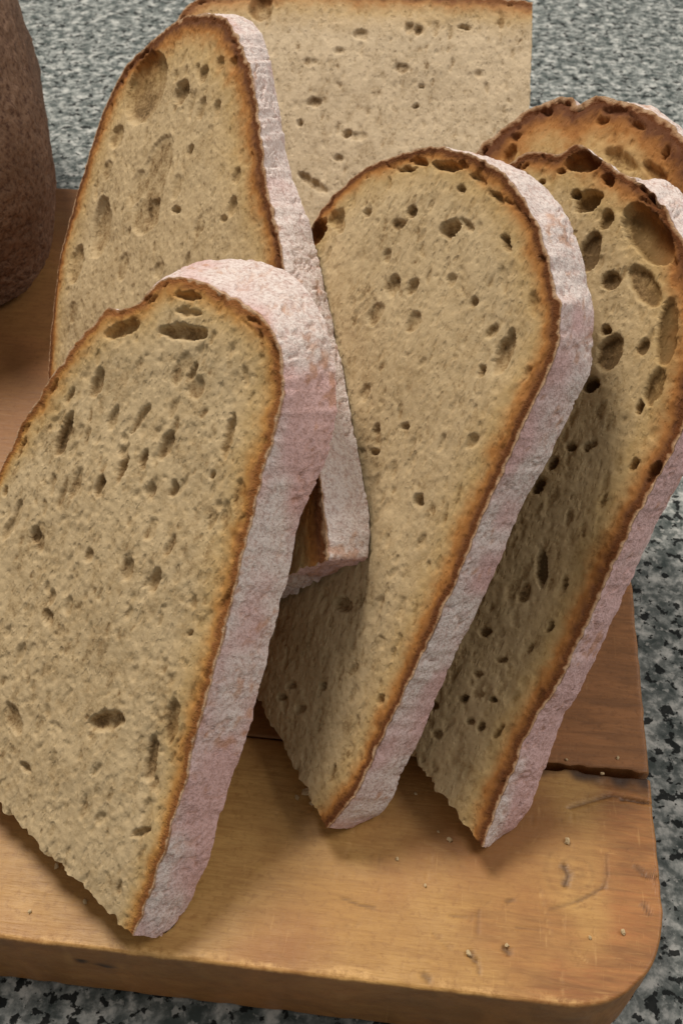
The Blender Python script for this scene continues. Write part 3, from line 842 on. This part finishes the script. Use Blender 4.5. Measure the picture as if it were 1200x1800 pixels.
# the rest of the halved loaf the slices were cut from, its cut face turned to the viewer
n7 = np.array([-0.13, -0.60, 0.79]); n7 /= np.linalg.norm(n7)
PL7 = (np.array([0.0, 0.292, 0.0]), n7)
S7 = bread("bread_loaf", "pale cut face of the halved loaf standing behind all the slices", "bread loaf", None, PL7, 46.0,
    [(936, 2), (900, -1), (840, -4), (760, -9), (660, -14), (560, -22), (450, -18), (370, -8), (325, 15), (300, 70), (290, 150), (292, 260), (310, 360), (350, 440)] + [plane_px(PL7, x, 0.002) for x in (420, 560, 720, 860, 915)],
    [(458, 14, 20, 22, 0, 5), (610, 235, 7, 7, 0, 4), (632, 60, 14, 9, 0, 3), (735, 55, 9, 8, 0, 3), (740, 150, 6, 4, 0, 3), (730, 185, 6, 4, 0, 3), (552, 180, 13, 8, 0, 2.5), (528, 217, 7, 7, 0, 3), (548, 320, 30, 8, -35, 3.5), (630, 240, 14, 8, 0, 2), (720, 50, 8, 12, 0, 2.5),
     (815, 48, 12, 3, -5, 3), (596, 90, 10, 6, 0, 2), (840, 130, 7, 6, 0, 2), (705, 120, 14, 8, 0, 2), (545, 110, 12, 8, 0, 1.6), (595, 278, 9, 6, 0, 2.5)],
    606, (MAT_CRUMB_P, MAT_CRUST_P), cut_jag=0.25, res=0.66, n_sub=8, n_mid=750, mid_size=0.75, n_small=1500, grain=85, crust_w=1.7, crust_scale=[(0, 0.6), (90, 0.9), (180, 0.9)], side_steps=40, pore_size=0.75)

for nm, a, pl in (("S1-S3", S1, PL3), ("S3-S4", S3, PL4), ("S4-S5", S4, PL5), ("S5-S6", S5, PL6), ("S6-S7", S6, PL7), ("S3-S7", S3, PL7), ("S4-S7", S4, PL7)):
    d = (a["B"] - pl[0]) @ pl[1] * 1000
    print("CLEAR", nm, round(d.min(), 1), round(float(np.median(d)), 1), "maxz", round(a["F"][:, 2].max() * 1000), "minz", round(a["F"][:, 2].min() * 1000))

# ------------------------------------------------------------------ whole loaf at the left edge
def loaf(center, ax, yaw, label):
    t = NT("brown_loaf_crust")
    o = t.mapping()
    n1 = t.noise(o, 60, 4, 0.6); n2 = t.noise(o, 600, 4, 0.7)
    col = t.mix(t.ramp(n1, [(0.35, 0.0), (0.65, 1.0)]), (0.16, 0.090, 0.053), (0.23, 0.138, 0.086))
    col = t.mix(t.ramp(n2, [(0.38, 0.85), (0.52, 0.0)]), col, (0.07, 0.03, 0.018))
    col = t.mix(t.ramp(n2, [(0.60, 0.0), (0.75, 0.45)]), col, (0.42, 0.28, 0.20))
    nb = t.bump(n2, 1.0, 0.0010)
    mat = t.done(col, 0.75, nb, 0.3)
    nu, nv = 420, 240
    th = np.linspace(0, 2 * math.pi, nu, endpoint=False)
    ph = np.linspace(-0.62, math.pi / 2 - 0.01, nv)
    T, Pp = np.meshgrid(th, ph)
    sg = lambda x, e: np.sign(x) * np.abs(x) ** e
    X = ax[0] * sg(np.cos(Pp), 0.5051) * sg(np.cos(T), 0.5084)
    Y = ax[1] * sg(np.cos(Pp), 0.5051) * sg(np.sin(T), 0.5084)
    Z = ax[2] * np.sin(Pp)
    V = np.stack([X, Y, Z], -1).reshape(-1, 3)
    nd = V / (np.array(ax) ** 2); nd /= np.linalg.norm(nd, axis=1)[:, None]
    q = V * 1000
    d = (fbm(q * 0.03, 71, 3) - 0.5) * 5 + (fbm(q * 0.28, 72, 4) - 0.5) * 1.5
    pit = np.clip(0.40 - vnoise(q * 0.55, 73), 0, 1) * 2.4
    V = V + nd * ((d - pit) * 0.001)[:, None]
    ca, sa = math.cos(yaw), math.sin(yaw)
    V = V @ np.array([[ca, sa, 0], [-sa, ca, 0], [0, 0, 1]])
    V = V + np.array(center)
    V[:, 2] = np.maximum(V[:, 2], 0.0006)
    I = np.arange(nu * nv).reshape(nv, nu)
    Q = np.stack([I[:-1], np.roll(I[:-1], -1, 1), np.roll(I[1:], -1, 1), I[1:]], -1).reshape(-1, 4)
    base = (center[0], center[1], 0.0)
    o = mesh_obj("bread_loaf", V, Q, mat, None, base)
    o.location = base
    o["label"] = label; o["category"] = "bread loaf"
    return o


loaf((-0.1936, 0.3898, 0.0502), (0.0742, 0.109, 0.079), 0.2896, "dark brown crusty loaf cut off by the picture's upper left edge")

# ------------------------------------------------------------------ crumbs on the board
tcr = NT("bread_crumbs")
oc = tcr.mapping()
MAT_BIT = tcr.done(tcr.mix(tcr.noise(oc, 500), (0.62, 0.44, 0.22), (0.74, 0.60, 0.38)), 0.85, tcr.bump(tcr.noise(oc, 1500), 0.6, 0.0004), 0.2)
bit_meshes = []
for k in range(4):
    bm = bmesh.new()
    bmesh.ops.create_icosphere(bm, subdivisions=2, radius=1.0)
    for v in bm.verts:
        p = np.array([v.co])
        v.co *= 0.55 + 0.75 * float(vnoise(p * 1.6 + k * 9.1, 90 + k)[0])
    me = bpy.data.meshes.new("bread_crumb"); bm.to_mesh(me); bm.free()
    me.materials.append(MAT_BIT)
    bit_meshes.append(me)
for k, (x, y, r) in enumerate([(789, 1476, 0.75), (770, 1462, 0.4), (698, 1510, 0.5), (747, 1556, 0.45), (996, 1478, 0.9), (1036, 1648, 0.5), (1094, 1638, 0.75), (823, 1676, 0.8), (890, 1662, 0.6),
                              (53, 1602, 0.55), (540, 1392, 1.6), (522, 1402, 0.8), (548, 1412, 0.7), (995, 1335, 0.45), (1085, 1332, 0.5), (1058, 1360, 0.6), (100, 1522, 0.9), (150, 1585, 0.7), (730, 1395, 0.5)]):
    o = link(bpy.data.objects.new("bread_crumb", bit_meshes[k % 4]))
    g = gnd(x, y, r * 0.0004)
    o.location = (g[0], g[1], r * 0.0005)
    o.scale = (r * 0.0010, r * 0.0007, r * 0.0006)
    o.rotation_euler = (random.uniform(-.5, .5), random.uniform(-.5, .5), random.uniform(0, 6.28))
    o["label"] = "tiny pale bread crumb lying on the wooden board"
    o["category"] = "crumb"; o["group"] = "crumbs scattered on the board"
